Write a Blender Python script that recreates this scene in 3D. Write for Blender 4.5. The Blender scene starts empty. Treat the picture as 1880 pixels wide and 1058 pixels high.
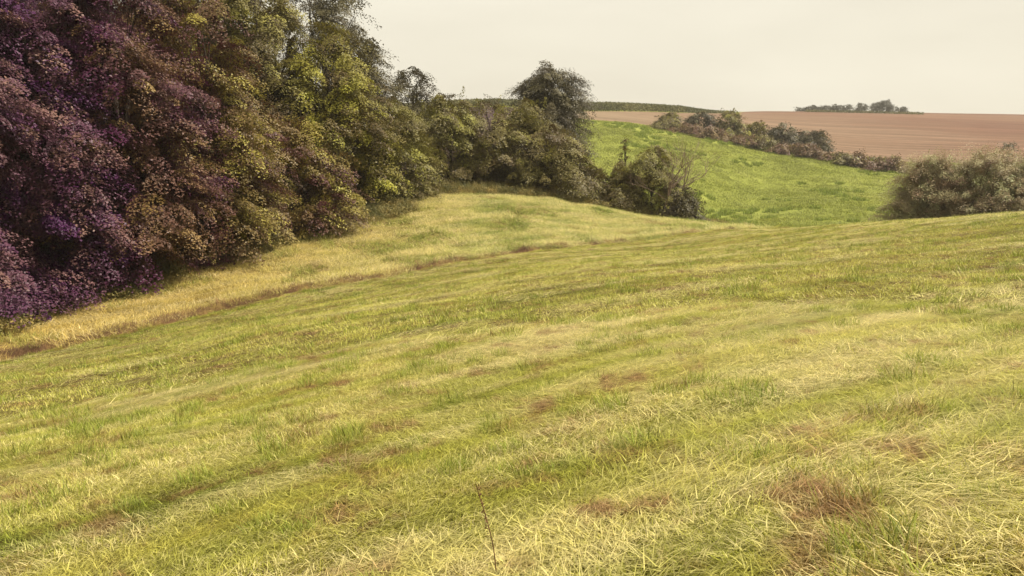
import bpy, math
import numpy as np
from math import radians as R, sin, cos, tan, pi

# ------------------------------------------------------------------ camera
S = bpy.context.scene
COL = S.collection
F = 1447.0                      # focal length in photo pixels (1880 wide)
PITCH = R(10.9)
EYE = 1.6
cd = bpy.data.cameras.new('camera'); cam = bpy.data.objects.new('camera', cd); COL.objects.link(cam)
cd.sensor_width = 36; cd.lens = F / 1880 * 36; cd.clip_end = 6000; cd.clip_start = 0.05
cam.location = (0, 0, EYE); cam.rotation_euler = (pi / 2 - PITCH, 0, 0)
S.camera = cam

# ------------------------------------------------------------------ sky, sun, exposure
SUN_EL, SUN_AZ = 56, 84          # azimuth measured clockwise from +Y (view direction)
w = bpy.data.worlds.new('World'); S.world = w; w.use_nodes = True
nt = w.node_tree; nt.nodes.clear()
def N(t, k, **kw):
    n = t.nodes.new(k)
    for a, b in kw.items(): setattr(n, a, b)
    return n
def setv(n, **kw):
    for a, b in kw.items(): n.inputs[a.replace('_', ' ')].default_value = b
sky = N(nt, 'ShaderNodeTexSky', sky_type='NISHITA', sun_disc=False,
        sun_elevation=R(SUN_EL), sun_rotation=R(SUN_AZ), dust_density=4.0, air_density=1.5)
tc = N(nt, 'ShaderNodeTexCoord'); mp = N(nt, 'ShaderNodeMapping'); mp.inputs['Scale'].default_value = (1, 1, 4)
nz = N(nt, 'ShaderNodeTexNoise'); setv(nz, Scale=2.2, Detail=5.0, Roughness=0.5)
cr = N(nt, 'ShaderNodeValToRGB')
cr.color_ramp.elements[0].position = 0.3; cr.color_ramp.elements[0].color = (0.685, 0.635, 0.515, 1)
cr.color_ramp.elements[1].position = 0.75; cr.color_ramp.elements[1].color = (0.80, 0.75, 0.62, 1)
sc_ = N(nt, 'ShaderNodeVectorMath', operation='SCALE'); sc_.inputs['Scale'].default_value = 0.08
mx = N(nt, 'ShaderNodeMix', data_type='RGBA'); mx.inputs['Factor'].default_value = 0.93
bg = N(nt, 'ShaderNodeBackground'); ou = N(nt, 'ShaderNodeOutputWorld')
L = nt.links.new
L(tc.outputs['Generated'], mp.inputs[0]); L(mp.outputs[0], nz.inputs['Vector']); L(nz.outputs[0], cr.inputs[0])
L(sky.outputs[0], sc_.inputs[0]); L(sc_.outputs[0], mx.inputs[6]); L(cr.outputs[0], mx.inputs[7])
L(mx.outputs[2], bg.inputs[0]); L(bg.outputs[0], ou.inputs[0])
ld = bpy.data.lights.new('sun', 'SUN'); sun = bpy.data.objects.new('sun', ld); COL.objects.link(sun)
ld.energy = 5.0; ld.angle = R(5); ld.color = (1.0, 0.93, 0.80)
d = np.array([sin(R(SUN_AZ)) * cos(R(SUN_EL)), cos(R(SUN_AZ)) * cos(R(SUN_EL)), sin(R(SUN_EL))])
from mathutils import Vector
sun.rotation_euler = Vector(d).to_track_quat('Z', 'Y').to_euler(); sun.location = (20, 10, 60)
S.view_settings.view_transform = 'Standard'; S.view_settings.look = 'None'
S.view_settings.exposure = 0.35; S.view_settings.gamma = 1.0
S.render.engine = 'CYCLES'; S.cycles.max_bounces = 6; S.cycles.diffuse_bounces = 3
S.cycles.transmission_bounces = 3; S.cycles.glossy_bounces = 1

# ------------------------------------------------------------------ helpers
rng = np.random.default_rng(7)
def P(px, py, Y):                # photo pixel + distance along +Y -> world point
    u, v = (px - 940) / F, (529 - py) / F
    yd, zd = cos(PITCH) + v * sin(PITCH), -sin(PITCH) + v * cos(PITCH)
    return np.array([u / yd * Y, Y, zd / yd * Y + EYE])
_perm = np.random.default_rng(3).random((256, 256))
def vnoise(x, y):
    xi, yi = np.floor(x).astype(int), np.floor(y).astype(int); fx, fy = x - xi, y - yi
    fx, fy = fx * fx * (3 - 2 * fx), fy * fy * (3 - 2 * fy)
    g = lambda a, b: _perm[a & 255, b & 255]
    return (g(xi, yi) * (1 - fx) + g(xi + 1, yi) * fx) * (1 - fy) + (g(xi, yi + 1) * (1 - fx) + g(xi + 1, yi + 1) * fx) * fy
def fbm(x, y, o=3):
    s, a, t = 0, 1.0, 0
    for i in range(o): s = s + a * vnoise(x * 2 ** i + 17 * i, y * 2 ** i - 9 * i); t += a; a *= .5
    return s / t
def tag(o, label=None, cat=None, group=None, kind=None):
    if label: o['label'] = label
    if cat: o['category'] = cat
    if group: o['group'] = group
    if kind: o['kind'] = kind
    return o
def mesh(name, V, Fc, mat, parent=None, smooth=False, attrs=None):
    """V (n,3); Fc (m,k) one polygon size"""
    me = bpy.data.meshes.new(name); V = np.asarray(V, np.float32); Fc = np.asarray(Fc, np.int32)
    me.vertices.add(len(V)); me.vertices.foreach_set('co', V.ravel())
    if len(Fc):
        m, k = Fc.shape
        me.loops.add(m * k); me.loops.foreach_set('vertex_index', Fc.ravel())
        me.polygons.add(m); me.polygons.foreach_set('loop_start', np.arange(m, dtype=np.int32) * k)
        if smooth: me.polygons.foreach_set('use_smooth', np.ones(m, bool))
    me.update()
    for an, (dom, ty, val) in (attrs or {}).items():
        a = me.attributes.new(an, ty, dom)
        a.data.foreach_set('vector' if ty == 'FLOAT_VECTOR' else 'value', np.ascontiguousarray(val).ravel())
    o = bpy.data.objects.new(name, me); COL.objects.link(o)
    if mat: me.materials.append(mat)
    if parent: o.parent = parent
    return o

# ------------------------------------------------------------------ terrain height: thin-plate spline in (angle, log distance)
ctrl = []
def c(px, py, Y): p = P(px, py, Y); ctrl.append(p)
def cz(px, Y, z): p = P(px, 529, Y); ctrl.append(np.array([p[0], Y, z + EYE]))
for a in [(0, 1058, 3.7), (470, 1058, 3.2), (940, 1058, 2.75), (1410, 1058, 2.35), (1880, 1058, 2.05),
          (0, 900, 5.6), (940, 900, 3.9), (1880, 900, 2.9),
          (0, 780, 9.3), (470, 780, 7.0), (940, 780, 5.6), (1410, 780, 4.6), (1880, 780, 4.0),
          (0, 700, 15.5), (470, 660, 12.0), (940, 640, 9.5), (1410, 640, 7.6), (1880, 640, 6.6),
          (470, 600, 19), (940, 540, 17.5), (1410, 520, 14.5), (1880, 500, 14),
          (0, 655, 25), (200, 612, 28), (400, 565, 31.5), (700, 505, 37), (1000, 455, 45), (1200, 437, 51), (1400, 421, 57),
          (1000, 490, 29), (1300, 470, 27), (1600, 440, 27), (1740, 405, 46), (1880, 430, 23),
          (1600, 411, 52), (1880, 390, 36),
          # unmown bank
          (0, 590, 31), (200, 522, 37), (450, 445, 46), (650, 385, 56), (800, 358, 60), (880, 357, 62),
          (1000, 366, 63), (1100, 383, 64), (1280, 406, 65), (700, 440, 48), (900, 420, 52), (1100, 420, 56),
          # valley meadow
          (1300, 400, 110), (1400, 412, 98), (1500, 405, 103), (1600, 405, 104), (1500, 370, 120), (1400, 335, 152),
          (1300, 300, 155), (1200, 262, 172), (1120, 250, 172), (1090, 300, 145), (1600, 340, 150),
          (1250, 285, 155), (1100, 222, 206), (1180, 228, 208), (1210, 236, 205), (1350, 262, 185), (1500, 292, 172), (1640, 318, 165),
          # far fields
          (1080, 204, 262), (1250, 207, 300), (1400, 250, 225), (1400, 212, 360), (1500, 278, 205), (1640, 292, 200), (1880, 295, 195),
          (1880, 250, 262), (1650, 240, 270), (1400, 204, 430), (1640, 206, 440), (1880, 210, 440), (1880, 225, 350), (1640, 218, 350)]:
    c(*a)
for a in [(1880, 50, -5.3), (1880, 75, -8.3), (1880, 105, -10), (1880, 150, -8), (1740, 75, -9.2), (1740, 105, -10.6), (1600, 75, -9),
          (1500, 75, -9.3), (1400, 80, -9.8), (1280, 82, -9.6), (1100, 82, -7), (1100, 110, -7.6), (880, 85, -4.2), (880, 150, -2),
          (880, 255, 9.3), (880, 310, 10.5), (880, 450, 9), (600, 80, -4.5), (600, 150, -3), (600, 260, 6), (200, 50, -6), (200, 90, -4), (200, 200, 2), (-300, 40, -8),
          (-300, 80, -5), (-300, 200, 0), (200, 500, 8), (1100, 340, 11.5), (1100, 450, 10), (1400, 600, 11), (1880, 600, 9),
          (200, 1500, 0), (940, 1500, 0), (1880, 1500, 0), (940, 3500, -5), (1880, 3500, -5), (0, 3500, -5),
          (2300, 20, -1.9), (2300, 60, -4.5), (2300, 200, -4), (2300, 500, 8), (-300, 15, -5)]:
    cz(*a)
for ang in (-70, -110, -150, 180, 150, 110, 75):
    for r, z in ((1.5, -1.6), (8, -1.8), (40, -3), (200, -3), (1500, -3)):
        k = sin(R(ang)) * min(r, 30) * 0.10
        ctrl.append(np.array([sin(R(ang)) * r, cos(R(ang)) * r, z + k + EYE]))
for ang in (-180, -90, 0, 90, 180): ctrl.append(np.array([sin(R(ang)) * .4, cos(R(ang)) * .4, 0.0 + sin(R(ang)) * .05]))
ctrl = np.array(ctrl)
def warp(x, y):
    r = np.hypot(x, y) + .3
    return np.stack([np.arctan2(x, y) * 2.2, np.log(r)], -1)
W = warp(ctrl[:, 0], ctrl[:, 1]); n = len(W)
def U(A, B):
    d2 = ((A[:, None] - B[None]) ** 2).sum(-1)
    return d2 * np.log(np.sqrt(d2) + 1e-9)
A = np.zeros((n + 3, n + 3)); A[:n, :n] = U(W, W) + np.eye(n) * 0.004
A[:n, n] = 1; A[:n, n + 1:] = W; A[n, :n] = 1; A[n + 1:, :n] = W.T
sol = np.linalg.solve(A, np.r_[ctrl[:, 2], 0, 0, 0])

# field limits as distance r(photo x) : mown | unmown | (wood or valley) | plough | crest
def curve(pts):
    th = np.array([math.atan2(P(a, b, Y)[0], Y) for a, b, Y in pts]); rr = np.array([math.hypot(*P(a, b, Y)[:2]) for a, b, Y in pts])
    return lambda t: np.exp(np.interp(t, th, np.log(rr)))
B1 = curve([(-300, 700, 21), (0, 655, 25), (200, 612, 28), (400, 565, 31.5), (700, 505, 37), (1000, 455, 45), (1200, 437, 51), (1400, 421, 57), (1500, 415, 66), (1880, 390, 64), (2300, 390, 64)])
B2 = curve([(-300, 600, 25), (0, 588, 31), (200, 525, 37), (450, 447, 46), (650, 388, 56), (800, 358, 61), (880, 357, 63), (1100, 383, 66), (1280, 406, 68), (1400, 421, 68), (1500, 415, 72), (1880, 390, 66), (2300, 390, 66)])
B3 = curve([(800, 222, 206), (1100, 222, 206), (1180, 228, 209), (1210, 236, 207), (1350, 256, 200), (1500, 280, 196), (1640, 293, 192), (1880, 300, 188), (2300, 300, 188)])
B4 = curve([(800, 222, 258), (1080, 204, 258), (1250, 207, 298), (1400, 205, 445), (1480, 205, 470), (1640, 206, 470), (2300, 210, 470)])

DIR = R(33)
def band(x, y):
    s = -x * sin(DIR) + y * cos(DIR); t = x * cos(DIR) + y * sin(DIR)
    wv = .07 * np.cos(2 * pi * s / 2.7 + 3 * fbm(s / 3, t / 9., 2))     # windrows left by the mower
    return fbm(s / .75 + 40, t / 6. + 40, 3) + wv, fbm(s / 2.6 + 9, t / 14. + 70, 2) + wv, s, t
def H(x, y):
    x = np.atleast_1d(np.asarray(x, float)); y = np.atleast_1d(np.asarray(y, float)); out = np.zeros(x.shape)
    for i in range(0, x.size, 40000):
        w_ = warp(x.flat[i:i + 40000], y.flat[i:i + 40000])
        out.flat[i:i + 40000] = U(w_, W) @ sol[:n] + sol[n] + w_ @ sol[n + 1:]
    r = np.hypot(x, y); th = np.arctan2(x, y)
    b1 = B1(th)
    out += np.clip(r / 6, .3, 1) * np.where(r < 70, .09 * (fbm(x / 2.4 + 60, y / 2.4 + 60, 2) - .5), 0)
    out += np.where((r > b1) & (r < B2(th)), .35 * (fbm(x / 3.2 + 60, y / 3.2, 3) - .5) * np.clip((r - b1) / 4, 0, 1), 0)
    out -= .32 * np.exp(-((r - b1 + 0.2) / .55) ** 2) * (th < R(19))                 # shallow furrow along the mown edge
    out += np.where((r > 75) & (r < B3(th)), .6 * (fbm(x / 9 + 60, y / 9 + 60, 3) - .5) * np.clip((r - 75) / 20, 0, 1), 0)
    return out

# ------------------------------------------------------------------ materials
def mat(name):
    m = bpy.data.materials.new(name); m.use_nodes = True; t = m.node_tree; t.nodes.clear()
    return m, t
def rgba(c_): return (c_[0], c_[1], c_[2], 1)
def ramp(t, fac, stops):
    r_ = N(t, 'ShaderNodeValToRGB'); e = r_.color_ramp.elements
    while len(e) < len(stops): e.new(.5)
    for i, (p, c_) in enumerate(stops): e[i].position = p; e[i].color = rgba(c_)
    if fac is not None: t.links.new(fac, r_.inputs[0])
    return r_.outputs[0]
def noise(t, scale, detail=4, rough=.55, vec=None, stretch=None, rot=0):
    g = N(t, 'ShaderNodeNewGeometry'); v = g.outputs['Position']
    if rot:
        vr = N(t, 'ShaderNodeVectorRotate', rotation_type='Z_AXIS'); vr.inputs['Angle'].default_value = -rot
        t.links.new(v, vr.inputs['Vector']); v = vr.outputs[0]
    if stretch:
        m_ = N(t, 'ShaderNodeMapping'); m_.inputs['Scale'].default_value = stretch; t.links.new(v, m_.inputs[0]); v = m_.outputs[0]
    q = N(t, 'ShaderNodeTexNoise'); setv(q, Scale=scale, Detail=float(detail), Roughness=rough)
    t.links.new(v, q.inputs['Vector']); return q.outputs[0]
def mixc(t, f, a, b, blend='MIX'):
    m_ = N(t, 'ShaderNodeMix', data_type='RGBA', blend_type=blend)
    for s_, i in ((f, 0), (a, 6), (b, 7)):
        if hasattr(s_, 'node'): t.links.new(s_, m_.inputs[i])
        elif i == 0: m_.inputs[0].default_value = s_
        else: m_.inputs[i].default_value = rgba(s_)
    return m_.outputs[2]
def math_(t, op, a, b):
    m_ = N(t, 'ShaderNodeMath', operation=op)
    for i, s_ in enumerate((a, b)):
        if hasattr(s_, 'node'): t.links.new(s_, m_.inputs[i])
        else: m_.inputs[i].default_value = s_
    return m_.outputs[0]
def attr(t, name): a = N(t, 'ShaderNodeAttribute'); a.attribute_name = name; return a.outputs['Fac']
def gain(t, col, f, lo, hi):      # multiply colour by lo..hi as f goes 0..1
    mr = N(t, 'ShaderNodeMapRange'); setv(mr, To_Min=lo, To_Max=hi); t.links.new(f, mr.inputs[0])
    v = N(t, 'ShaderNodeVectorMath', operation='SCALE'); t.links.new(col, v.inputs[0]); t.links.new(mr.outputs[0], v.inputs['Scale'])
    return v.outputs[0]
def finish(t, col, rough=.8, spec=.2, transl=0, bump=None, bdist=.02):
    p = N(t, 'ShaderNodeBsdfPrincipled'); setv(p, Roughness=rough); p.inputs['Specular IOR Level'].default_value = spec
    t.links.new(col, p.inputs['Base Color']); o = N(t, 'ShaderNodeOutputMaterial'); sh = p.outputs[0]
    if bump is not None:
        b = N(t, 'ShaderNodeBump'); setv(b, Distance=bdist, Strength=1.0); t.links.new(bump, b.inputs['Height']); t.links.new(b.outputs[0], p.inputs['Normal'])
    if transl:
        tr = N(t, 'ShaderNodeBsdfTranslucent'); t.links.new(col, tr.inputs[0])
        m_ = N(t, 'ShaderNodeMixShader'); m_.inputs[0].default_value = transl
        t.links.new(sh, m_.inputs[1]); t.links.new(tr.outputs[0], m_.inputs[2]); sh = m_.outputs[0]
    t.links.new(sh, o.inputs[0])

def grass_color(t, kind):
    """colour of living grass as a field over the ground (same field for turf sheet and blades)"""
    big = noise(t, .10, 4); mid = noise(t, .9, 4); fine = noise(t, 6., 3)
    if kind == 'mown':
        st = noise(t, 1.0, 4, .6, stretch=(.16, 1.1, .3), rot=DIR)
        f = math_(t, 'ADD', math_(t, 'MULTIPLY', st, .65), math_(t, 'MULTIPLY', mid, .35))
        base = ramp(t, f, [(.34, (.25, .28, .034)), (.44, (.39, .39, .055)), (.54, (.51, .48, .088)), (.68, (.63, .55, .16))])
        br = noise(t, 1.3, 4, .65)
        return mixc(t, ramp(t, br, [(.57, (0, 0, 0)), (.68, (.8, .8, .8))]), base, (.33, .17, .08))
    if kind == 'rough':
        st = noise(t, .8, 4, .6, stretch=(.35, 1., .3), rot=DIR)
        base = ramp(t, st, [(.38, (.29, .32, .06)), (.50, (.43, .42, .10)), (.64, (.60, .53, .18))])
        sp_ = N(t, 'ShaderNodeNewGeometry'); sx_ = N(t, 'ShaderNodeSeparateXYZ'); t.links.new(sp_.outputs['Position'], sx_.inputs[0])
        mr_ = N(t, 'ShaderNodeMapRange'); setv(mr_, From_Min=-2.0, From_Max=-17.0); t.links.new(sx_.outputs[0], mr_.inputs[0])
        base = mixc(t, mr_.outputs[0], base, mixc(t, .7, base, (.64, .43, .12)))
        return mixc(t, ramp(t, noise(t, .45, 3), [(.58, (0, 0, 0)), (.66, (.6, .6, .6))]), base, (.34, .24, .07))
    if kind == 'valley':
        v = noise(t, .06, 5, .6)
        base = ramp(t, v, [(.34, (.225, .245, .044)), (.50, (.27, .295, .056)), (.66, (.32, .33, .075))])
        return mixc(t, ramp(t, noise(t, .35, 4, .65), [(.58, (0, 0, 0)), (.70, (.55, .55, .55))]), base, (.17, .17, .035))
    if kind == 'weed':
        return ramp(t, mid, [(.35, (.10, .10, .028)), (.5, (.20, .17, .05)), (.66, (.36, .27, .085))])
def turf(name, kind, dark):
    m, t = mat(name); c_ = grass_color(t, kind)
    if kind != 'valley': c_ = mixc(t, ramp(t, noise(t, 5, 5, .7), [(.38, (1, 1, 1)), (.56, (.25, .25, .25))]), c_, (.15, .075, .035))
    c_ = gain(t, c_, noise(t, 14, 5, .7), dark * .5, dark * 1.3)
    finish(t, c_, .95, .1, bump=noise(t, 9, 6, .7), bdist=.05); return m
def blade_mat(name, kind, straw=(.78, .67, .32), up=1.0, tr=.30):
    m, t = mat(name); c_ = grass_color(t, kind)
    st_ = attr(t, 'straw'); sc_c = mixc(t, ramp(t, noise(t, 1.5, 4, .62, stretch=(.16, 1.2, .3), rot=DIR), [(.40, (0, 0, 0)), (.62, (1, 1, 1))]), straw, c_)
    c_ = mixc(t, st_, c_, sc_c); c_ = mixc(t, math_(t, 'MULTIPLY', st_, -1.0), c_, (.235, .315, .045))
    if kind == 'mown':
        gp = N(t, 'ShaderNodeNewGeometry'); vd = N(t, 'ShaderNodeVectorMath', operation='DISTANCE'); t.links.new(gp.outputs['Position'], vd.inputs[0]); vd.inputs[1].default_value = (2.4, 3.0, .2)
        mr_ = N(t, 'ShaderNodeMapRange'); setv(mr_, From_Min=.3, From_Max=2.6, To_Min=.055, To_Max=0.0); t.links.new(vd.outputs['Value'], mr_.inputs[0])
        c_ = mixc(t, ramp(t, math_(t, 'ADD', noise(t, 1.7, 5, .7), mr_.outputs[0]), [(.55, (0, 0, 0)), (.65, (.75, .75, .75))]), c_, (.34, .165, .085))
    c_ = gain(t, c_, attr(t, 'tone'), .40 * up, 1.36 * up)
    finish(t, c_, .6, .25, tr); return m
def foliage(name, a, b, tr=.20, lo=.78, hi=1.22, spec=.3):
    """a, b: the two leaf colours the sprays vary between"""
    m, t = mat(name); h = attr(t, 'hue')
    c_ = mixc(t, h, a, b); c_ = gain(t, c_, attr(t, 'tone'), lo, hi)
    finish(t, c_, .5, spec, tr); return m
def bark(name, a=(.06, .045, .036)):
    m, t = mat(name); c_ = ramp(t, noise(t, 6, 5, .6, stretch=(1, 1, .25)), [(.35, tuple(k * .5 for k in a)), (.65, tuple(k * 1.4 for k in a))])
    finish(t, c_, .9, .1, bump=noise(t, 18, 4, stretch=(1, 1, .2)), bdist=.02); return m

# ------------------------------------------------------------------ ground sheets
th_f = np.arange(-38, 38.01, .17); th = np.unique(np.r_[np.linspace(-180, -38, 60), th_f, np.linspace(38, 180, 60)].round(4)); th = np.radians(th)
rr = np.r_[.02, np.exp(np.arange(np.log(.6), np.log(520), .0125)), np.geomspace(540, 3800, 22)]
TH, RR = np.meshgrid(th, rr); X, Y_ = np.sin(TH) * RR, np.cos(TH) * RR
Z = H(X, Y_)
VV = np.stack([X, Y_, Z], -1).reshape(-1, 3); nr, nc = X.shape
I = np.arange(nr * nc).reshape(nr, nc)
Q = np.stack([I[:-1, :-1], I[:-1, 1:], I[1:, 1:], I[1:, :-1]], -1).reshape(-1, 4)[:, ::-1]
cth = (TH[:-1, :-1] + TH[1:, 1:]).ravel() / 2; crr = (RR[:-1, :-1] + RR[1:, 1:]).ravel() / 2
jit = (vnoise(np.sin(cth) * crr / 1.5 + 99, np.cos(cth) * crr / 1.5) - .5)
ZONE = lambda t, r: np.select([(r < B1(t)), (r < B2(t)), (t < R(4.5)) & (r < 250), (r < B3(t)), (r < B4(t)) & (t > R(4))], [0, 1, 2, 3, 4], 5)
zone = ZONE(cth, crr + jit * np.where(crr < 100, 1.0, 0))
mp_, t = mat('ploughed_soil')
fur = noise(t, 1.0, 4, .6, stretch=(.02, .55, .1), rot=R(-12)); big = noise(t, .012, 4, .5)
c1 = ramp(t, big, [(.38, (.13, .070, .045)), (.5, (.165, .100, .062)), (.62, (.20, .135, .088))])
gx = N(t, 'ShaderNodeNewGeometry'); sx = N(t, 'ShaderNodeSeparateXYZ'); t.links.new(gx.outputs['Position'], sx.inputs[0])
mr = N(t, 'ShaderNodeMapRange'); setv(mr, From_Min=30.0, From_Max=150.0); t.links.new(sx.outputs[0], mr.inputs[0])
c1 = mixc(t, mr.outputs[0], mixc(t, .6, c1, (.225, .165, .105)), mixc(t, .5, c1, (.150, .070, .046)))
tl = noise(t, 1.0, 2, .5, stretch=(.006, .30, .1), rot=R(-12)); c1 = gain(t, c1, ramp(t, tl, [(.40, (0, 0, 0)), (.60, (1, 1, 1))]), .86, 1.12); c1 = gain(t, c1, ramp(t, fur, [(.35, (0, 0, 0)), (.65, (1, 1, 1))]), .74, 1.2); c1 = gain(t, c1, noise(t, .35, 6, .7), .75, 1.25)
finish(t, c1, .95, .1, bump=noise(t, .6, 5), bdist=.15)
mats = [turf('mown_turf', 'mown', .42), turf('rough_turf', 'rough', .62), None, turf('valley_turf', 'valley', .95), mp_, turf('far_turf', 'valley', .8)]
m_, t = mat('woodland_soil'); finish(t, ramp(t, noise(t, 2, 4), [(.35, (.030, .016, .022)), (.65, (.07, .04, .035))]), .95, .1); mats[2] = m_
names = ['mown_meadow', 'unmown_bank', 'woodland_floor', 'valley_meadow', 'ploughed_field', 'far_ground']
for k in range(6):
    q = Q[zone == k]; u, inv = np.unique(q, return_inverse=True)
    tag(mesh(names[k], VV[u], inv.reshape(-1, 4), mats[k], smooth=True), kind='structure')

# ------------------------------------------------------------------ grass: tuft shapes + points, instanced inside one object
def blades(r_, n, size, h, hvar, width, lean, straw_p, comb=None, curl=.5, seg=3, circle=False):
    x, y = (r_.random((2, n)) - .5) * size
    if circle:
        a = r_.random(n) * 2 * pi; q = np.sqrt(r_.random(n)) * size / 2; x, y = q * np.cos(a), q * np.sin(a)
    hh = h * (1 + hvar * (r_.random(n) * 2 - 1)); az = r_.random(n) * 2 * pi
    if comb is not None: az = np.where(r_.random(n) < .75, comb + r_.normal(0, .45, n), az)
    st = r_.random(n) < straw_p
    ln = np.clip(np.abs(r_.normal(lean, .25, n)), .05, 1.45); ln = np.where(st, np.clip(ln + .45, .1, 1.5), ln)
    wd = width * (.6 + .8 * r_.random(n)); side = az + pi / 2 + r_.normal(0, .4, n)
    V = np.zeros((n, seg + 1, 2, 3)); p = np.stack([x, y, np.where(st, r_.random(n) ** 2 * h * .35, -.02)], -1)
    for s in range(seg + 1):
        k = s / seg; ww = wd * (1 - k ** 1.6 * .92) / 2
        sv = np.stack([np.cos(side), np.sin(side), np.zeros(n)], -1) * ww[:, None]
        V[:, s, 0] = p - sv; V[:, s, 1] = p + sv
        a = np.clip(ln + curl * k, 0, 1.62)
        p = p + np.stack([np.cos(az) * np.sin(a), np.sin(az) * np.sin(a), np.cos(a)], -1) * (hh / seg)[:, None]
    V[..., 2] = np.maximum(V[..., 2], -.02 + .02 * (np.arange(seg + 1) > 0)[None, :, None])
    b = np.arange(n)[:, None] * (seg + 1) * 2 + np.arange(seg)[None] * 2
    Fq = np.stack([b, b + 1, b + 3, b + 2], -1).reshape(-1, 4)
    tone = np.repeat(r_.random(n), (seg + 1) * 2); stw = np.repeat(np.where(st, .6 + .4 * r_.random(n), (-.3 - .5 * r_.random(n)) if circle else 0.), (seg + 1) * 2)
    return V.reshape(-1, 3), Fq, tone, stw
def leafy(r_, n, size, h, ls):
    x, y = (r_.random((2, n)) - .5) * size; z = h * r_.random(n) ** .8
    nrm = np.stack([r_.normal(0, .6, n), r_.normal(0, .6, n), np.ones(n)], -1); return cards(r_, np.stack([x, y, z], -1), nrm, ls)
def cards(r_, C, nrm, ls, asp=.6):
    n = len(C); nrm = nrm / np.linalg.norm(nrm, axis=1, keepdims=True)
    a = r_.normal(size=(n, 3)); a -= (a * nrm).sum(1, keepdims=True) * nrm; a /= np.linalg.norm(a, axis=1, keepdims=True); b = np.cross(nrm, a)
    l = (ls * (.65 + .7 * r_.random(n)))[:, None]; droop = nrm * l * .12
    V = np.stack([C - a * l * .5 - droop, C - b * l * asp / 2 , C + a * l * .5 - droop, C + b * l * asp / 2], 1).reshape(-1, 3)
    return V, np.arange(4 * n).reshape(-1, 4), np.repeat(r_.random(n), 4), np.zeros(4 * n)
def scatter(name, label, cat, material, tufts, pts, kinds, rot, scl):
    K = len(tufts); V, Fq, T, St, kd = [], [], [], [], []; off = 0
    for k, (v, f, tn, sw) in enumerate(tufts):
        V.append(v); Fq.append(f + off); T.append(tn); St.append(sw); kd.append(np.full(len(v), k)); off += len(v)
    m = len(pts); V.append(pts); kd.append(kinds + 100)
    V = np.concatenate(V); z = lambda a: np.concatenate([np.zeros(off), a])
    rv = np.zeros((len(V), 3)); rv[off:] = rot
    o = mesh(name, V, np.concatenate(Fq), material, attrs={
        'tone': ('POINT', 'FLOAT', np.concatenate(T + [np.zeros(m)])), 'straw': ('POINT', 'FLOAT', np.concatenate(St + [np.zeros(m)])),
        'kd': ('POINT', 'INT', np.concatenate(kd).astype(np.int32)), 'rot': ('POINT', 'FLOAT_VECTOR', rv.astype(np.float32)),
        'scl': ('POINT', 'FLOAT', z(scl).astype(np.float32))})
    g = bpy.data.node_groups.new(name + '_scatter', 'GeometryNodeTree')
    g.interface.new_socket('Geometry', in_out='INPUT', socket_type='NodeSocketGeometry'); g.interface.new_socket('Geometry', in_out='OUTPUT', socket_type='NodeSocketGeometry')
    gi, go = g.nodes.new('NodeGroupInput'), g.nodes.new('NodeGroupOutput'); J = g.nodes.new('GeometryNodeJoinGeometry')
    def na(nm, ty): q = g.nodes.new('GeometryNodeInputNamedAttribute'); q.data_type = ty; q.inputs[0].default_value = nm; return next(s for s in q.outputs if s.enabled)
    kdo, ro, so = na('kd', 'INT'), na('rot', 'FLOAT_VECTOR'), na('scl', 'FLOAT')
    def eq(v):
        q = g.nodes.new('FunctionNodeCompare'); q.data_type = 'INT'; q.operation = 'EQUAL'
        ins = [s for s in q.inputs if s.enabled]; g.links.new(kdo, ins[0]); ins[1].default_value = v; return q.outputs[0]
    for k in range(K):
        s1 = g.nodes.new('GeometryNodeSeparateGeometry'); s1.domain = 'POINT'; g.links.new(gi.outputs[0], s1.inputs[0]); g.links.new(eq(k), s1.inputs[1])
        s2 = g.nodes.new('GeometryNodeSeparateGeometry'); s2.domain = 'POINT'; g.links.new(gi.outputs[0], s2.inputs[0]); g.links.new(eq(100 + k), s2.inputs[1])
        ip = g.nodes.new('GeometryNodeInstanceOnPoints')
        g.links.new(s2.outputs[0], ip.inputs['Points']); g.links.new(s1.outputs[0], ip.inputs['Instance'])
        g.links.new(ro, ip.inputs['Rotation']); g.links.new(so, ip.inputs['Scale']); g.links.new(ip.outputs[0], J.inputs[0])
    g.links.new(J.outputs[0], go.inputs[0])
    md = o.modifiers.new('scatter', 'NODES'); md.node_group = g
    return tag(o, label, cat, kind='stuff')
def polar_pts(r0, r1, cell, t0=-37, t1=37, jit=.5):
    """roughly even points in a fan of the ground, spacing cell"""
    gx_, gy_ = np.meshgrid(np.arange(-r1, r1, cell), np.arange(0, r1, cell))
    x_ = (gx_ + rng.uniform(-.45, .45, gx_.shape) * cell).ravel(); y_ = (gy_ + rng.uniform(-.45, .45, gx_.shape) * cell).ravel()
    r_ = np.hypot(x_, y_); t_ = np.arctan2(x_, y_); k_ = (r_ > r0) & (r_ < r1) & (t_ > R(t0)) & (t_ < R(t1))
    return x_[k_], y_[k_], t_[k_], r_[k_]
def ground_pts(x, y, sink=0):
    return np.stack([x, y, H(x, y) - sink], -1)
def tilt(x, y):      # euler that lays a tuft on the slope, plus yaw
    e = .3; zx = (H(x + e, y) - H(x - e, y)) / (2 * e); zy = (H(x, y + e) - H(x, y - e)) / (2 * e)
    return zx, zy
def rots(x, y, yaw):
    zx, zy = tilt(x, y)      # local axes after yaw
    return np.stack([np.arctan(-zx * np.sin(yaw) + zy * np.cos(yaw)), -np.arctan(zx * np.cos(yaw) + zy * np.sin(yaw)), yaw], -1)
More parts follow.
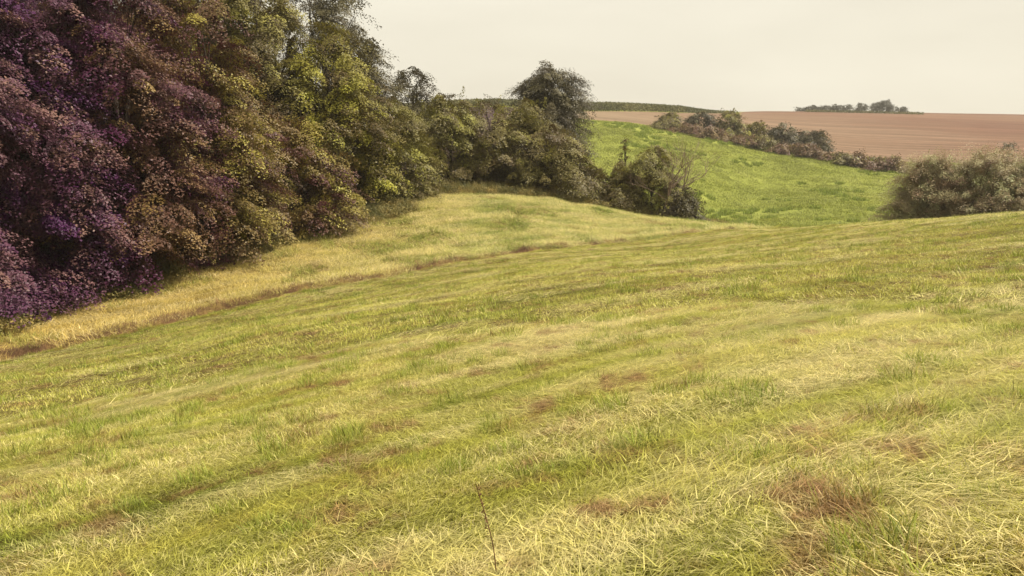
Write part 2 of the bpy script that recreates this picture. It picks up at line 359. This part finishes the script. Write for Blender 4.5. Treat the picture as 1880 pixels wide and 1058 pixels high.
def rots2(x, y, yaw):
    # exact: R = Align(normal) * Rz(yaw)
    zx, zy = tilt(x, y); nrm = np.stack([-zx, -zy, np.ones_like(zx)], -1); nrm /= np.linalg.norm(nrm, axis=1, keepdims=True)
    ex = np.stack([np.cos(yaw), np.sin(yaw), np.zeros_like(yaw)], -1); ex -= (ex * nrm).sum(1, keepdims=True) * nrm; ex /= np.linalg.norm(ex, axis=1, keepdims=True)
    ey = np.cross(nrm, ex)
    return np.stack([np.arctan2(ey[:, 2], nrm[:, 2]), -np.arcsin(np.clip(ex[:, 2], -1, 1)), np.arctan2(ex[:, 1], ex[:, 0])], -1)

r1 = np.random.default_rng(11)
# mown meadow, near: fine blades
near_t = [blades(r1, 2100, .70, .058, .6, .0033, .80, .32, comb=i * 1.7, curl=.6) for i in range(4)]          # 0-3 mixed turf
near_t += [blades(r1, 1600, .70, .13, .6, .0031, 1.38, .88, comb=i * .5 - .2, curl=.3) for i in range(4)]     # 4-7 lying hay
near_t += [blades(r1, 200, .26, .12, .5, .0048, .35, .05, curl=.8, circle=True) for i in range(3)]          # 8-10 green tufts
near_t += [blades(r1, 1200, .60, .15, .5, .0032, 1.1, .6, comb=i * .9, curl=.7) for i in range(2)]            # 11-12 long shaggy
mb = blade_mat('meadow_blade', 'mown')
x, y, t_, r_ = polar_pts(1.6, 11.5, .33)
n1, n2, s_, q_ = band(x, y); u = rng.random(len(x)); stn = fbm(x / .8 + 31, y / .8 + 8, 2)
hay = n1 * .6 + n2 * .4 + (u - .5) * .12
kinds = np.where(hay > .55, 4 + (u * 997 % 4).astype(int), (u * 991 % 4).astype(int))
shag = (fbm(x / 1.3 + 5, y / 1.3 + 5, 2) + np.clip((x - 1.0) / 4, -.3, .35) - np.clip((r_ - 4) / 20, 0, .3)) > .62
kinds = np.where(shag & (u < .8), 11 + (u * 983 % 2).astype(int), kinds)
yaw = DIR + rng.normal(0, .9, len(x)); keep = np.ones(len(x), bool)
P_, K_, Y2, X2, YY2, S2 = ground_pts(x, y, -.004), kinds, yaw, x, y, .75 + .6 * rng.random(len(x))
x2, y2, _, r2 = polar_pts(1.6, 11.5, .36); tn = fbm(x2 / .55 + 7, y2 / .55 + 3, 2) + .35 * (.5 - band(x2, y2)[0]); k2 = tn > .525
x2, y2 = x2[k2], y2[k2]
pts = np.concatenate([P_[keep], ground_pts(x2, y2)]); kk = np.concatenate([K_[keep], 8 + (rng.random(len(x2)) * 3).astype(int)])
yw = np.concatenate([yaw[keep], rng.random(len(x2)) * 6.28])
scatter('near_meadow_grass', 'mown green and straw coloured grass close to the viewer in the foreground', 'grass', mb, near_t, pts, kk,
        rots2(pts[:, 0], pts[:, 1], yw), np.concatenate([S2[keep], .55 + .7 * rng.random(len(x2))]))
# mown meadow, farther out: coarser blades
far_t = [blades(r1, 900, 1.2, .085, .5, .008, .85, .22, comb=i * 1.5, curl=.4, seg=2) for i in range(3)]
far_t += [blades(r1, 700, 1.2, .20, .6, .007, 1.32, .85, comb=i * .4 - .2, curl=.3, seg=2) for i in range(3)]
far_t += [blades(r1, 110, .38, .13, .45, .009, .4, .08, curl=.7, circle=True, seg=2) for i in range(3)]
x, y, t_, r_ = polar_pts(10.5, 74, .72); k = r_ < B1(t_) - .3; x, y, t_, r_ = x[k], y[k], t_[k], r_[k]
n1, n2, s_, q_ = band(x, y); u = rng.random(len(x)); hay = n1 * .6 + n2 * .4 + (u - .5) * .12
kinds = np.where(hay > .55, 3 + (u * 997 % 3).astype(int), (u * 991 % 3).astype(int))
x2, y2, t2, r2 = polar_pts(10.5, 70, .75); k = (r2 < B1(t2) - .3) & (fbm(x2 / .9 + 7, y2 / .9 + 3, 2) + .3 * (.5 - band(x2, y2)[0]) > .54); x2, y2 = x2[k], y2[k]
pts = np.concatenate([ground_pts(x, y, .012), ground_pts(x2, y2)]); kk = np.concatenate([kinds, 6 + (rng.random(len(x2)) * 3).astype(int)])
yw = np.concatenate([DIR + rng.normal(0, .8, len(x)), rng.random(len(x2)) * 6.28])
scatter('mown_meadow_grass', 'short mown yellow green grass with pale hay streaks on the middle slope', 'grass', mb, far_t, pts, kk,
        rots2(pts[:, 0], pts[:, 1], yw), .75 + .5 * rng.random(len(pts)))
# unmown bank
rb = blade_mat('bank_blade', 'rough', straw=(.78, .65, .33))
ro_t = [blades(r1, 700, 1.5, .34, .5, .012, 1.0, .5, comb=i * .5, curl=.8, seg=3) for i in range(4)]
ro_t += [blades(r1, 160, .7, .32, .5, .014, .5, .2, curl=.8, seg=3, circle=True) for i in range(2)]
WB = lambda t_, x, y: B2(t_) - np.where(t_ < R(-7), 2.6 + 3.2 * vnoise(x / 3.5, y / 3.5), .5)
x, y, t_, r_ = polar_pts(19, 72, .75); k = (r_ > B1(t_) + .35) & (r_ < WB(t_, x, y) + .4) & (t_ < R(22)); x, y, t_, r_ = x[k], y[k], t_[k], r_[k]
u = rng.random(len(x)); kinds = np.where(fbm(x / 2.5, y / 2.5 + 50, 2) > .6, 4 + (u * 2).astype(int), (u * 4).astype(int))
pts = ground_pts(x, y, .03)
scatter('unmown_bank_grass', 'long unmown straw yellow grass on the bank below the trees', 'grass', rb, ro_t, pts, kinds,
        rots2(x, y, DIR + .4 + rng.normal(0, .5, len(x))), .7 + .6 * rng.random(len(x)))
# brown dead grass along the furrow
m_, t = mat('dead_grass'); c_ = ramp(t, noise(t, 1.2, 4), [(.38, (.13, .070, .035)), (.5, (.21, .115, .055)), (.62, (.32, .21, .075))]); finish(t, gain(t, c_, attr(t, 'tone'), .6, 1.4), .7, .2, .2)
tt = R(-36) + rng.random(2100) * R(56); rr_ = B1(tt) + rng.normal(-.05, .16, len(tt)); x, y = np.sin(tt) * rr_, np.cos(tt) * rr_
k = fbm(x / 2 + 3, y / 2, 2) > .25; x, y = x[k], y[k]
scatter('furrow_dead_grass', 'reddish brown dead grass in the furrow between mown and unmown meadow', 'grass', m_, [blades(r1, 130, .7, .24, .5, .012, .7, .3, comb=i, curl=.7, seg=2) for i in range(3)],
        ground_pts(x, y, .02), (rng.random(len(x)) * 3).astype(int), rots2(x, y, DIR + rng.normal(0, .5, len(x))), .7 + .6 * rng.random(len(x)))
# weeds below the wood edge
m_, t = mat('weed_leaf'); c_ = grass_color(t, 'weed'); finish(t, gain(t, c_, attr(t, 'tone'), .6, 1.4), .6, .3, .25)
x, y, t_, r_ = polar_pts(22, 74, .42, -37, 15); lim = WB(t_, x, y)
k = (r_ > lim) & (r_ < B2(t_) + 3); x, y = x[k], y[k]
scatter('woodland_edge_weeds', 'dark green and brown weeds along the foot of the wood', 'undergrowth', m_,
        [leafy(r1, 170, 1.0, .45, .10) for i in range(3)] + [blades(r1, 150, .9, .6, .4, .016, .35, .3, curl=.7) for i in range(2)],
        ground_pts(x, y, .03), (rng.random(len(x)) * 5).astype(int), rots2(x, y, rng.random(len(x)) * 6.28), .6 + .7 * rng.random(len(x)))
# valley meadow
vb = blade_mat('valley_blade', 'valley', straw=(.33, .35, .06), up=1.0)
va_t = [blades(r1, 260, 3.4, .24, .5, .05, .6, .25, comb=i * .9, curl=.5, seg=2) for i in range(4)] + [blades(r1, 120, 1.4, .5, .5, .06, .4, .1, curl=.6, seg=2, circle=True) for i in range(2)]
x, y, t_, r_ = polar_pts(88, 212, 1.7, 2, 37); k = (r_ < B3(t_) - 1) & (r_ > B2(t_)); x, y = x[k], y[k]
u = rng.random(len(x)); kinds = np.where(fbm(x / 6, y / 6, 3) > .64, 4 + (u * 2).astype(int), (u * 4).astype(int))
scatter('valley_grass', 'bright lime green grass of the valley meadow in the distance', 'grass', vb, va_t, ground_pts(x, y, .03), kinds,
        rots2(x, y, rng.random(len(x)) * 6.28), .7 + .6 * rng.random(len(x)))
# ------------------------------------------------------------------ trees
def tube(pts, rad, k=7):
    pts = np.asarray(pts, float); V = []; m = len(pts)
    for i in range(m):
        d_ = pts[min(i + 1, m - 1)] - pts[max(i - 1, 0)]; d_ /= np.linalg.norm(d_) + 1e-9
        a = np.cross(d_, [.3, .2, 1] if abs(d_[2]) < .9 else [1, 0, 0]); a /= np.linalg.norm(a); b = np.cross(d_, a)
        ang = np.arange(k) * 2 * pi / k; V.append(pts[i] + rad[i] * (np.cos(ang)[:, None] * a + np.sin(ang)[:, None] * b))
    V = np.concatenate(V); q = []
    for i in range(m - 1):
        for j in range(k): q.append((i * k + j, i * k + (j + 1) % k, (i + 1) * k + (j + 1) % k, (i + 1) * k + j))
    return V, np.array(q)
def merge(parts):
    V, Fq, o = [], [], 0
    for v, f in parts: V.append(v); Fq.append(f + o); o += len(v)
    return np.concatenate(V), np.concatenate(Fq)
def limb(r_, a, b, r0, r1_, seg=6, wob=.06):
    t = np.linspace(0, 1, seg)[:, None]; L_ = np.linalg.norm(b - a)
    p = a + (b - a) * t; p[:, 2] += (np.sin(t[:, 0] * pi)) * L_ * .08; p[1:-1] += r_.normal(0, wob * L_ / 3, (seg - 2, 3))
    return p, np.linspace(r0, r1_, seg)
PROF = {'round': lambda t: np.sin(np.clip(t, .0, 1) ** .9 * pi) ** .4, 'skirt': lambda t: (1 - t ** 4.5) ** .6 * (.86 + .14 * np.sin(t * 5)),
        'spire': lambda t: (1 - t) ** .75 * .95 + .05, 'dome': lambda t: np.sqrt(np.clip(1 - t ** 2.2, 0, 1)), 'broom': lambda t: np.sin(np.clip(.25 + t * .75, 0, 1) * pi) ** .6 * (.6 + .4 * t) * 1.2}
MATS = {}
def tree(name, label, cat, px, Y, top, wpx, mt, prof='skirt', leaf=.125, cover=2.2, lobes=40, lobe=.34, bottom=.0, spray=150, group=None, seed=0, depth=None, bk=None, flat=.22, droop=.45, shoots=0):
    r_ = np.random.default_rng(1000 + seed + int(px) * 3)
    x0 = P(px, 300, Y)[0]; y0 = Y; z0 = float(H(x0, y0)[0])
    x0 = (px - 940) / F * (Y * cos(PITCH) - ((z0 + P(px, top, Y)[2]) / 2 - EYE) * sin(PITCH)); z0 = float(H(x0, y0)[0])
    h = P(px, top, Y)[2] - z0; wd = wpx / F * Y / 2 * 1.12; dp = depth or wd
    e = bpy.data.objects.new(name, None); COL.objects.link(e); e.location = (x0, y0, z0 - .05); tag(e, label, cat, group)
    f = PROF[prof]; zb = bottom * h
    # lobes
    C, Rd = [], []
    for i in range(lobes):
        t = ((i + r_.random()) / lobes); a = i * 2.4 + r_.normal(0, .5); env = float(f(np.array(t)))
        rl = lobe * (.65 + .6 * r_.random()) * max(env, .35)
        q = max(env - rl * .85, 0) * (.75 + .4 * r_.random())
        zc = zb + (h - zb) * t; rz = min(rl * (wd + dp) / 2 * .95, h * .3)
        zc = min(zc, h - rz * .75); zc = max(zc, zb + rz * .35)
        C.append((cos(a) * q * wd, sin(a) * q * dp, zc)); Rd.append((rl * wd, rl * dp, rz))
    C, Rd = np.array(C), np.array(Rd)
    # sprays on the lobes
    area = 2 * wd * h + 1.3 * wd * dp; nl = int(area * cover * 2.3 / (leaf * leaf * .3)); ns = max(int(nl / spray), 30)
    wl = (Rd[:, 0] * Rd[:, 2]); k = r_.choice(len(C), ns * 2, p=wl / wl.sum())
    v = r_.normal(size=(ns * 2, 3)); v[:, 2] = v[:, 2] * .9 + .25; v /= np.linalg.norm(v, axis=1, keepdims=True)
    rad = np.where(r_.random(ns * 2) < .8, .86 + .2 * r_.random(ns * 2), .3 + .5 * r_.random(ns * 2))[:, None]
    q_ = C[k] + v * Rd[k]; sc0 = max(.10 * h, .5); an = an_ = np.arctan2(q_[:, 0], q_[:, 1]) * wd
    pocket = fbm(an / sc0 + seed * 7 + k * .37, q_[:, 2] / (sc0 * .75) + seed * 3 + k * .71, 2)
    rad = rad * (.80 + .42 * r_.random((ns * 2, 1))) * np.clip(.62 + (pocket - .44) * 4.5, .50, 1.06)[:, None]
    c_ = C[k] + v * Rd[k] * rad
    ins = np.zeros(len(c_))
    for a, b in zip(C, Rd): ins += (((c_ - a) / b) ** 2).sum(1) < .45
    pr = np.where(ins > 0, .22, 1.0) * (c_[:, 2] > 0.03 * h)
    keep = r_.random(len(c_)) < pr; c_, v, k = c_[keep][:ns], v[keep][:ns], k[keep][:ns]; ns = len(c_)
    out = v.copy(); out[:, :2] += c_[:, :2] / np.array([wd, dp]) * .8; out[:, 2] = out[:, 2] * .3 - droop
    out /= np.linalg.norm(out, axis=1, keepdims=True)
    up = np.tile([0, 0, 1.], (ns, 1)) + v * .55 + r_.normal(0, .2, (ns, 3)); up -= (up * out).sum(1, keepdims=True) * out; up /= np.linalg.norm(up, axis=1, keepdims=True)
    sd = np.cross(up, out); sr = (leaf * math.sqrt(spray) * .52) * (.6 + .8 * r_.random(ns))
    m = spray; i = np.repeat(np.arange(ns), m); aa = r_.random(ns * m) * 2 * pi; q = np.sqrt(r_.random(ns * m))
    lp = c_[i] + out[i] * (np.cos(aa) * q * sr[i] * 1.45)[:, None] + sd[i] * (np.sin(aa) * q * sr[i] * .62)[:, None] + up[i] * (r_.normal(0, .22, ns * m) * sr[i] * flat * 2 - q ** 2 * sr[i] * .5)[:, None]
    nrm = up[i] + out[i] * .35 + r_.normal(0, .24, (ns * m, 3))
    hue = np.clip(r_.normal(.22, .16, ns) + (r_.random(ns) < .20) * .5 + (fbm(an_[keep][:ns] / sc0 / 1.6 + 3, c_[:, 2] / sc0 / 1.6 + seed, 2) - .5) * .7, 0, 1)[i]
    if shoots:                      # upright leafy shoots that break the outline
        S_ = []
        for s in range(shoots):
            a = r_.random() * 2 * pi; q = .2 + .6 * r_.random(); t0 = np.array([cos(a) * q * wd, sin(a) * q * dp, h * (.72 + .1 * r_.random())]); L_ = h * (.16 + .16 * r_.random()) * (1.1 - q * .5)
            d_ = np.array([cos(a) * .25 + r_.normal(0, .1), sin(a) * .25, 1.0]); tt = r_.random(90)
            S_.append(t0 + d_ * (tt * L_)[:, None] + r_.normal(0, 1, (90, 3)) * (leaf * 1.6 * (1.15 - tt))[:, None])
        S_ = np.concatenate(S_); lp = np.concatenate([lp, S_]); nrm = np.concatenate([nrm, r_.normal(0, .6, S_.shape) + [0, 0, .8]]); hue = np.r_[hue, r_.random(len(S_))]
    ok = lp[:, 2] > .05; lp, nrm, hue = lp[ok], nrm[ok], hue[ok]
    V, Fq, tn, _ = cards(r_, lp, nrm, leaf)
    mesh('crown', V, Fq, mt, e, attrs={'tone': ('FACE', 'FLOAT', tn[::4]), 'hue': ('FACE', 'FLOAT', hue)})
    # trunk and limbs
    tr = max(.035 * h * (.6 if prof in ('dome',) else .55), .03); T = []
    top_p = np.array([r_.normal(0, .05) * wd, r_.normal(0, .05) * dp, h * .8])
    tp, rd = limb(r_, np.array([0, 0, -.15]), top_p, tr, tr * .2, 9, .03); T.append(tube(tp, rd, 9))
    for i in r_.permutation(len(C))[:min(len(C), 18)]:
        j = int(np.clip((C[i][2] / h) * 8 * .6, 0, 6)); p, rd2 = limb(r_, tp[j], C[i] + np.array([0, 0, Rd[i][2] * .3]), rd[j] * .55, rd[j] * .1, 6); T.append(tube(p, rd2, 5))
        for s in range(2):
            v3 = r_.normal(size=3); v3[2] = abs(v3[2]); p3, rd3 = limb(r_, p[3], C[i] + v3 / np.linalg.norm(v3) * Rd[i] * .85, rd2[3] * .5, .008, 4); T.append(tube(p3, rd3, 4))
    V, Fq = merge(T); mesh('trunk', V, Fq, bk or BARK, e, smooth=True)
    return e
BARK = bark('bark_grey_brown'); PALEBARK = bark('bark_pale', (.26, .19, .15))
f_violet_cast = foliage('leaves_violet_cast', (.060, .009, .060), (.205, .108, .085))  # violet light-leak cast painted into the leaf colour
f_plum_cast = foliage('leaves_plum_cast', (.072, .012, .046), (.29, .19, .064))  # purple light-leak tint worked into these leaves, with a warmer highlight tone
f_wine_cast = foliage('leaves_wine_cast', (.088, .030, .030), (.36, .31, .052))  # reddish end of the light-leak tint and gold highlights, put into leaf colour
f_gold = foliage('leaves_gold_green', (.115, .080, .026), (.38, .36, .045))
f_brown = foliage('leaves_brown_green', (.090, .062, .030), (.33, .30, .058))
f_dark = foliage('leaves_dark', (.070, .055, .032), (.16, .14, .055))
f_olive = foliage('leaves_olive', (.125, .095, .032), (.34, .325, .068))
f_oliveb = foliage('leaves_olive_brown', (.115, .080, .036), (.31, .285, .068))
f_willow = foliage('leaves_grey_willow', (.31, .20, .125), (.48, .50, .25))
f_bramble = foliage('leaves_russet', (.14, .070, .048), (.28, .21, .075))
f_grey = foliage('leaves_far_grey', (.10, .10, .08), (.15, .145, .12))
W_ = 'trees along the wood edge'
T = lambda *a, **k: tree('deciduous_tree', a[0], 'tree', *a[1:], **k)
# front row of the wood
T('violet tinted tree cut by the left edge of the photo', -110, 33, -240, 420, f_violet_cast, leaf=.12, cover=2.8, seed=1, group=W_)
T('dark violet tinted tree in the lower left, second along the wood edge', 58, 35.5, -160, 330, f_violet_cast, leaf=.12, cover=2.6, seed=2, group=W_)
T('plum tinted brown tree with drooping sprays left of the gold highlighted tree', 215, 38, -150, 310, f_plum_cast, leaf=.12, seed=3, group=W_)
T('wine tinted tree with gold highlighted boughs left of the dark hollow', 365, 43, -60, 270, f_wine_cast, leaf=.125, seed=4, group=W_)
T('tall brown green tree rising behind the dark hollow', 480, 56, -60, 240, f_brown, leaf=.14, seed=5, group=W_)
T('tall gold green tree standing out brightest in the wood', 612, 56, 40, 200, f_gold, leaf=.14, seed=6, group=W_, prof='skirt')
T('low wine tinted tree at the foot of the tall gold green tree', 520, 49, 215, 230, f_wine_cast, leaf=.13, seed=7, group=W_, prof='dome')
T('low olive tree between the gold green tree and the pale shoots', 715, 61, 190, 170, f_olive, leaf=.14, seed=8, group=W_, prof='dome', shoots=5)
# behind
T('dark tree with open crown against the sky behind the gold green tree', 597, 72, -60, 210, f_dark, leaf=.16, cover=1.0, seed=9, group=W_, prof='round', bottom=.1)
T('dark tree stepping down right of the open crowned tree', 662, 70, 62, 110, f_dark, leaf=.16, cover=1.5, seed=10, group=W_, prof='round')
T('small dark rounded tree peeping above the olive trees', 757, 80, 122, 85, f_dark, leaf=.16, cover=1.5, seed=11, group=W_, prof='round', bottom=.1)
T('dark tree at the top left behind the violet tinted trees', 60, 48, -260, 330, f_plum_cast, leaf=.14, seed=12, group=W_)
T('brown tree behind the plum tinted tree with its top near the sky gap', 300, 55, -110, 240, f_brown, leaf=.14, seed=13, group=W_)
T('plum tinted brown tree filling the top left corner behind the front row', 170, 47, -260, 300, f_plum_cast, leaf=.14, cover=2.6, seed=24, group=W_)
T('brown green tree closing the wood behind the wine tinted tree', 425, 60, -100, 230, f_brown, leaf=.14, cover=2.6, seed=25, group=W_)
T('dark violet tinted tree deep in the wood at the far left', -60, 50, -260, 300, f_violet_cast, leaf=.14, cover=2.6, seed=26, group=W_)
# middle shrubs and trees
T('pale olive tree with thin upright shoots against the sky', 825, 68, 175, 140, f_olive, leaf=.145, seed=14, group=W_, prof='dome', shoots=9)
T('olive brown bushy tree under the low dip in the tree line', 905, 69, 185, 150, f_oliveb, leaf=.145, seed=15, group=W_, prof='dome', shoots=7)
T('large dark round crowned tree at the right end of the wood', 1012, 84, 130, 150, f_dark, leaf=.16, cover=3.0, seed=18, group=W_, prof='round', lobe=.46, lobes=36)
T('olive tree leaning against the large dark round tree', 965, 70, 178, 100, f_olive, leaf=.145, seed=17, group=W_, prof='dome', shoots=4)
T('russet brown spreading tree in front of the dark round tree', 1010, 68, 232, 150, f_oliveb, leaf=.145, seed=18, group=W_, prof='dome')
Bsh = lambda *a, **k: tree('bush', a[0], 'bush', *a[1:], **dict(dict(cover=2.9), **k))
BG = 'bushes at the right end of the wood'
Bsh('small low bush at the foot of the spreading tree by the gap', 1085, 68, 305, 75, f_oliveb, leaf=.12, seed=19, group=BG, prof='dome')
Bsh('slim dark bush with a leafy spire on top', 1138, 68, 300, 80, f_oliveb, leaf=.12, seed=20, group=BG, prof='spire', shoots=2)
Bsh('broad round bush right of the leafy spire', 1195, 69, 268, 105, f_olive, leaf=.12, seed=21, group=BG, prof='dome')
Bsh('low dark bush lying at the far right end of the group', 1252, 67, 345, 62, f_dark, leaf=.14, seed=22, group=BG, prof='dome')
tree('deciduous_tree', 'thin spindly sapling poking up behind the slim bush', 'tree', 1146, 70, 252, 60, f_oliveb, prof='spire', leaf=.14, cover=.45, lobes=22, lobe=.3, spray=12, seed=23)
# right-hand willow bushes
WG = 'willow bushes behind the right crest'
Bsh('rounded grey green willow bush left in the right hand clump', 1706, 74, 284, 128, f_willow, leaf=.12, cover=3.4, lobe=.42, flat=.5, seed=31, group=WG, prof='dome', shoots=8, droop=.0, bottom=-.05)
Bsh('broad willow bush in the middle of the right hand clump', 1806, 71, 276, 160, f_willow, leaf=.12, cover=3.4, lobe=.42, flat=.5, seed=32, group=WG, prof='dome', shoots=8, droop=.0)
Bsh('willow bush cut by the right edge of the photo', 1895, 70, 282, 120, f_willow, leaf=.12, cover=3.4, lobe=.42, flat=.5, seed=33, group=WG, prof='dome', shoots=5, droop=.0)
tree('conifer_tree', 'small dark ragged conifer rising over the willow bushes', 'tree', 1843, 84, 256, 50, f_dark, prof='spire', leaf=.145, cover=1.4, lobes=14, seed=34)
# hedge line across the valley
HG = 'hedge trees below the ploughed field'
for i, (px, Y, top, wd, m_, lb) in enumerate([
        (1228, 205, 206, 46, f_brown, 'leftmost small dark tree of the hedge below the ploughed field'),
        (1284, 204, 206, 66, f_dark, 'wide dark tree second from the left in the far hedge'),
        (1341, 201, 201, 48, f_olive, 'tallest greener tree of the far hedge'),
        (1388, 200, 224, 52, f_gold, 'light yellow green bush in the middle of the far hedge'),
        (1437, 198, 226, 62, f_dark, 'dark bush just right of the light yellow green bush'),
        (1488, 196, 240, 66, f_dark, 'rightmost dark bush sloping down in the far hedge')]):
    tree('hedge_tree', lb, 'tree', px, Y, top, wd, m_, prof='dome', leaf=.38, cover=2.0, lobes=18, spray=40, seed=40 + i, group=HG)
LG = 'low russet bushes along the valley ditch'
pl = [(1215, 240, 203), (1262, 250, 196), (1308, 261, 190), (1340, 266, 187), (1368, 272, 184), (1398, 277, 182), (1428, 282, 180), (1458, 287, 177), (1486, 292, 175), (1512, 298, 173), (1540, 303, 171), (1570, 307, 170), (1600, 311, 168), (1632, 313, 168)]
where = ['first', 'second', 'third', 'fourth', 'fifth', 'sixth', 'seventh', 'eighth', 'ninth', 'tenth', 'eleventh', 'twelfth', 'thirteenth', 'fourteenth']
for i, (px, py, Y) in enumerate(pl):
    tree('low_bush', where[i] + ' low russet bush from the left along the valley ditch', 'bush', px, Y, py - (15, 21, 27)[i % 3], (56, 46, 64)[(i * 2) % 3], (f_bramble, f_oliveb)[i % 5 == 0], prof='dome', leaf=.34, cover=1.8, lobes=10, spray=30, seed=60 + i, group=LG, flat=.6)
for i, px in enumerate((1530, 1565, 1600, 1635)):
    tree('low_bush', ('leftmost', 'second', 'third', 'rightmost')[i] + ' of four low bushes edging the foot of the ploughed field', 'bush', px, 194 - i, (284, 288, 291, 290)[i], 40, f_oliveb, prof='dome', leaf=.34, cover=1.6, lobes=8, spray=30, seed=80 + i, group='low bushes under the ploughed field', flat=.6)
# horizon copse
CG = 'small copse trees on the horizon'
for i, px in enumerate((1472, 1486, 1498, 1510, 1522, 1534, 1546, 1557)):
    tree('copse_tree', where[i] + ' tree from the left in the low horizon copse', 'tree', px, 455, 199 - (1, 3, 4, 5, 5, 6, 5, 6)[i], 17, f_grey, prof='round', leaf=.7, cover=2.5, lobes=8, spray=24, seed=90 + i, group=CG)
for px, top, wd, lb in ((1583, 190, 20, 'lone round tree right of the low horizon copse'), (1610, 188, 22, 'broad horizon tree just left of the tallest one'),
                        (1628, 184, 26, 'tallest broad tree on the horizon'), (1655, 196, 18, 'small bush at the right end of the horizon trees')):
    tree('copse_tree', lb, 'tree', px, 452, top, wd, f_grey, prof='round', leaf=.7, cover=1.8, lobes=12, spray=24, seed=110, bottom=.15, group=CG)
# bare twiggy tree beside the bushes
def bare(name, label, px, Y, top, lean, sz, seed, levels=4, leany=0, r0=.1, mt=None, base_py=None, cat='tree'):
    r_ = np.random.default_rng(seed); b = P(px, 380, Y); z0 = float(H(b[0], Y)[0]); h = P(px, top, Y)[2] - z0
    e = bpy.data.objects.new(name, None); COL.objects.link(e); e.location = (b[0], Y, z0 - .05); tag(e, label, cat)
    T_, Bp = [], []
    def grow(p, d_, L_, r0, lv):
        q = [p]; 
        for s in range(4): d_ = d_ + r_.normal(0, .10, 3); d_ = d_ / np.linalg.norm(d_); q.append(q[-1] + d_ * L_ / 4)
        (T_ if lv == levels else Bp).append(tube(q, np.linspace(r0, r0 * .5, 5), 5))
        if lv:
            for s in range(3): 
                i = r_.integers(2, 5); nd = d_ + r_.normal(0, .5, 3); nd[2] = abs(nd[2]) * .8 + .3; nd /= np.linalg.norm(nd); grow(q[i], nd, L_ * .66, r0 * .5, lv - 1)
    for s in range(sz): grow(np.zeros(3), np.array([lean + r_.normal(0, .12), leany + r_.normal(0, .1), 1.]), h * .5, r0, levels)
    V, Fq = merge(T_); mesh('trunk', V, Fq, mt, e, smooth=True); V, Fq = merge(Bp); mesh('branches', V, Fq, mt, e, smooth=True)
bare('bare_tree', 'leafless twiggy tree leaning right beside the round bush', 1218, 66.5, 258, .30, 4, 5, mt=PALEBARK)
# maize field
m_, t = mat('maize_leaf'); c_ = ramp(t, noise(t, .05, 4), [(.4, (.10, .105, .045)), (.6, (.20, .185, .08))]); finish(t, gain(t, c_, attr(t, 'tone'), .6, 1.4), .7, .2, .2)
x, y, t_, r_ = polar_pts(255, 470, .9, -12, 18); k = (r_ > B4(t_)) & (r_ < B4(t_) + 45) & (t_ < R(15.2) - rng.random(len(x)) * .02); x, y = x[k], y[k]; m = len(x)
C = np.repeat(np.stack([x, y, H(x, y)], -1), 5, 0) + np.c_[rng.normal(0, .3, (m * 5, 2)), rng.random(m * 5) * np.repeat(2.3 * np.clip((R(15.5) - np.arctan2(x, y)) / R(4) + .1, .1, 1), 5)]
V, Fq, tn, _ = cards(rng, C, np.c_[rng.normal(0, 1, (m * 5, 2)), rng.normal(0, .4, m * 5)], .9, .35)
tag(mesh('maize_crop', V, Fq, m_, attrs={'tone': ('FACE', 'FLOAT', tn[::4])}), 'tall green maize crop standing along the horizon above the ploughed field', 'crop', kind='stuff')
x, y, t_, r_ = polar_pts(400, 462, .9, 20, 27); k = (np.abs(r_ - 440 - (t_ - R(23)) * 60) < 5); x, y = x[k], y[k]; m = len(x)
C = np.repeat(np.stack([x, y, H(x, y)], -1), 3, 0) + np.c_[rng.normal(0, .3, (m * 3, 2)), rng.random(m * 3) * 1.0]
V, Fq, tn, _ = cards(rng, C, np.c_[rng.normal(0, 1, (m * 3, 2)), rng.normal(0, .4, m * 3)], .9, .35)
tag(mesh('field_margin_weeds', V, Fq, m_, attrs={'tone': ('FACE', 'FLOAT', tn[::4])}), 'thin green strip of weeds below the horizon copse', 'weeds', kind='stuff')
# dry stem standing in the foreground
p0 = P(912, 1062, 2.72); g0 = float(H(p0[0], p0[1])[0]); p0[2] = g0
top_ = P(878, 888, 2.72)
m_, t = mat('dry_stalk'); finish(t, ramp(t, noise(t, 40, 3), [(.4, (.10, .045, .025)), (.6, (.19, .10, .05))]), .8, .2)
pp = np.array([p0 + (top_ - p0) * k + np.array([.012 * sin(k * 4), 0, 0]) for k in np.linspace(0, 1, 12)])
e = bpy.data.objects.new('dry_weed', None); COL.objects.link(e); e.location = p0; tag(e, 'single thin dry brown stalk standing in the foreground grass', 'weed')
V, Fq = tube(pp - p0, np.linspace(.0026, .0016, 12), 6); mesh('stalk', V, Fq, m_, e, smooth=True)
r_ = np.random.default_rng(4); kk_ = r_.random(90) * .55 + .45; C = np.array([p0 + (top_ - p0) * k for k in kk_]) - p0 + r_.normal(0, .0035, (90, 3))
V, Fq, tn, _ = cards(r_, C, r_.normal(size=(90, 3)), .009, .5); mesh('seed_head', V, Fq, m_, e)

# ------------------------------------------------------------------ air
m_, t = mat('haze_air'); pv = N(t, 'ShaderNodeVolumePrincipled'); pv.inputs['Density'].default_value = .00028; pv.inputs['Color'].default_value = (.96, .92, .82, 1); pv.inputs['Anisotropy'].default_value = .2
o_ = N(t, 'ShaderNodeOutputMaterial'); t.links.new(pv.outputs[0], o_.inputs['Volume'])
zb, zt, q = float(VV[:, 2].min()) - 2, 24., 3900
V = [(x, y, z) for z in (zb, zt) for x, y in ((-q, -q), (q, -q), (q, q), (-q, q))]
tag(mesh('haze', V, [(3, 2, 1, 0), (4, 5, 6, 7), (0, 1, 5, 4), (1, 2, 6, 5), (2, 3, 7, 6), (3, 0, 4, 7)], m_), 'thin pale summer haze over the fields', 'haze', kind='stuff')
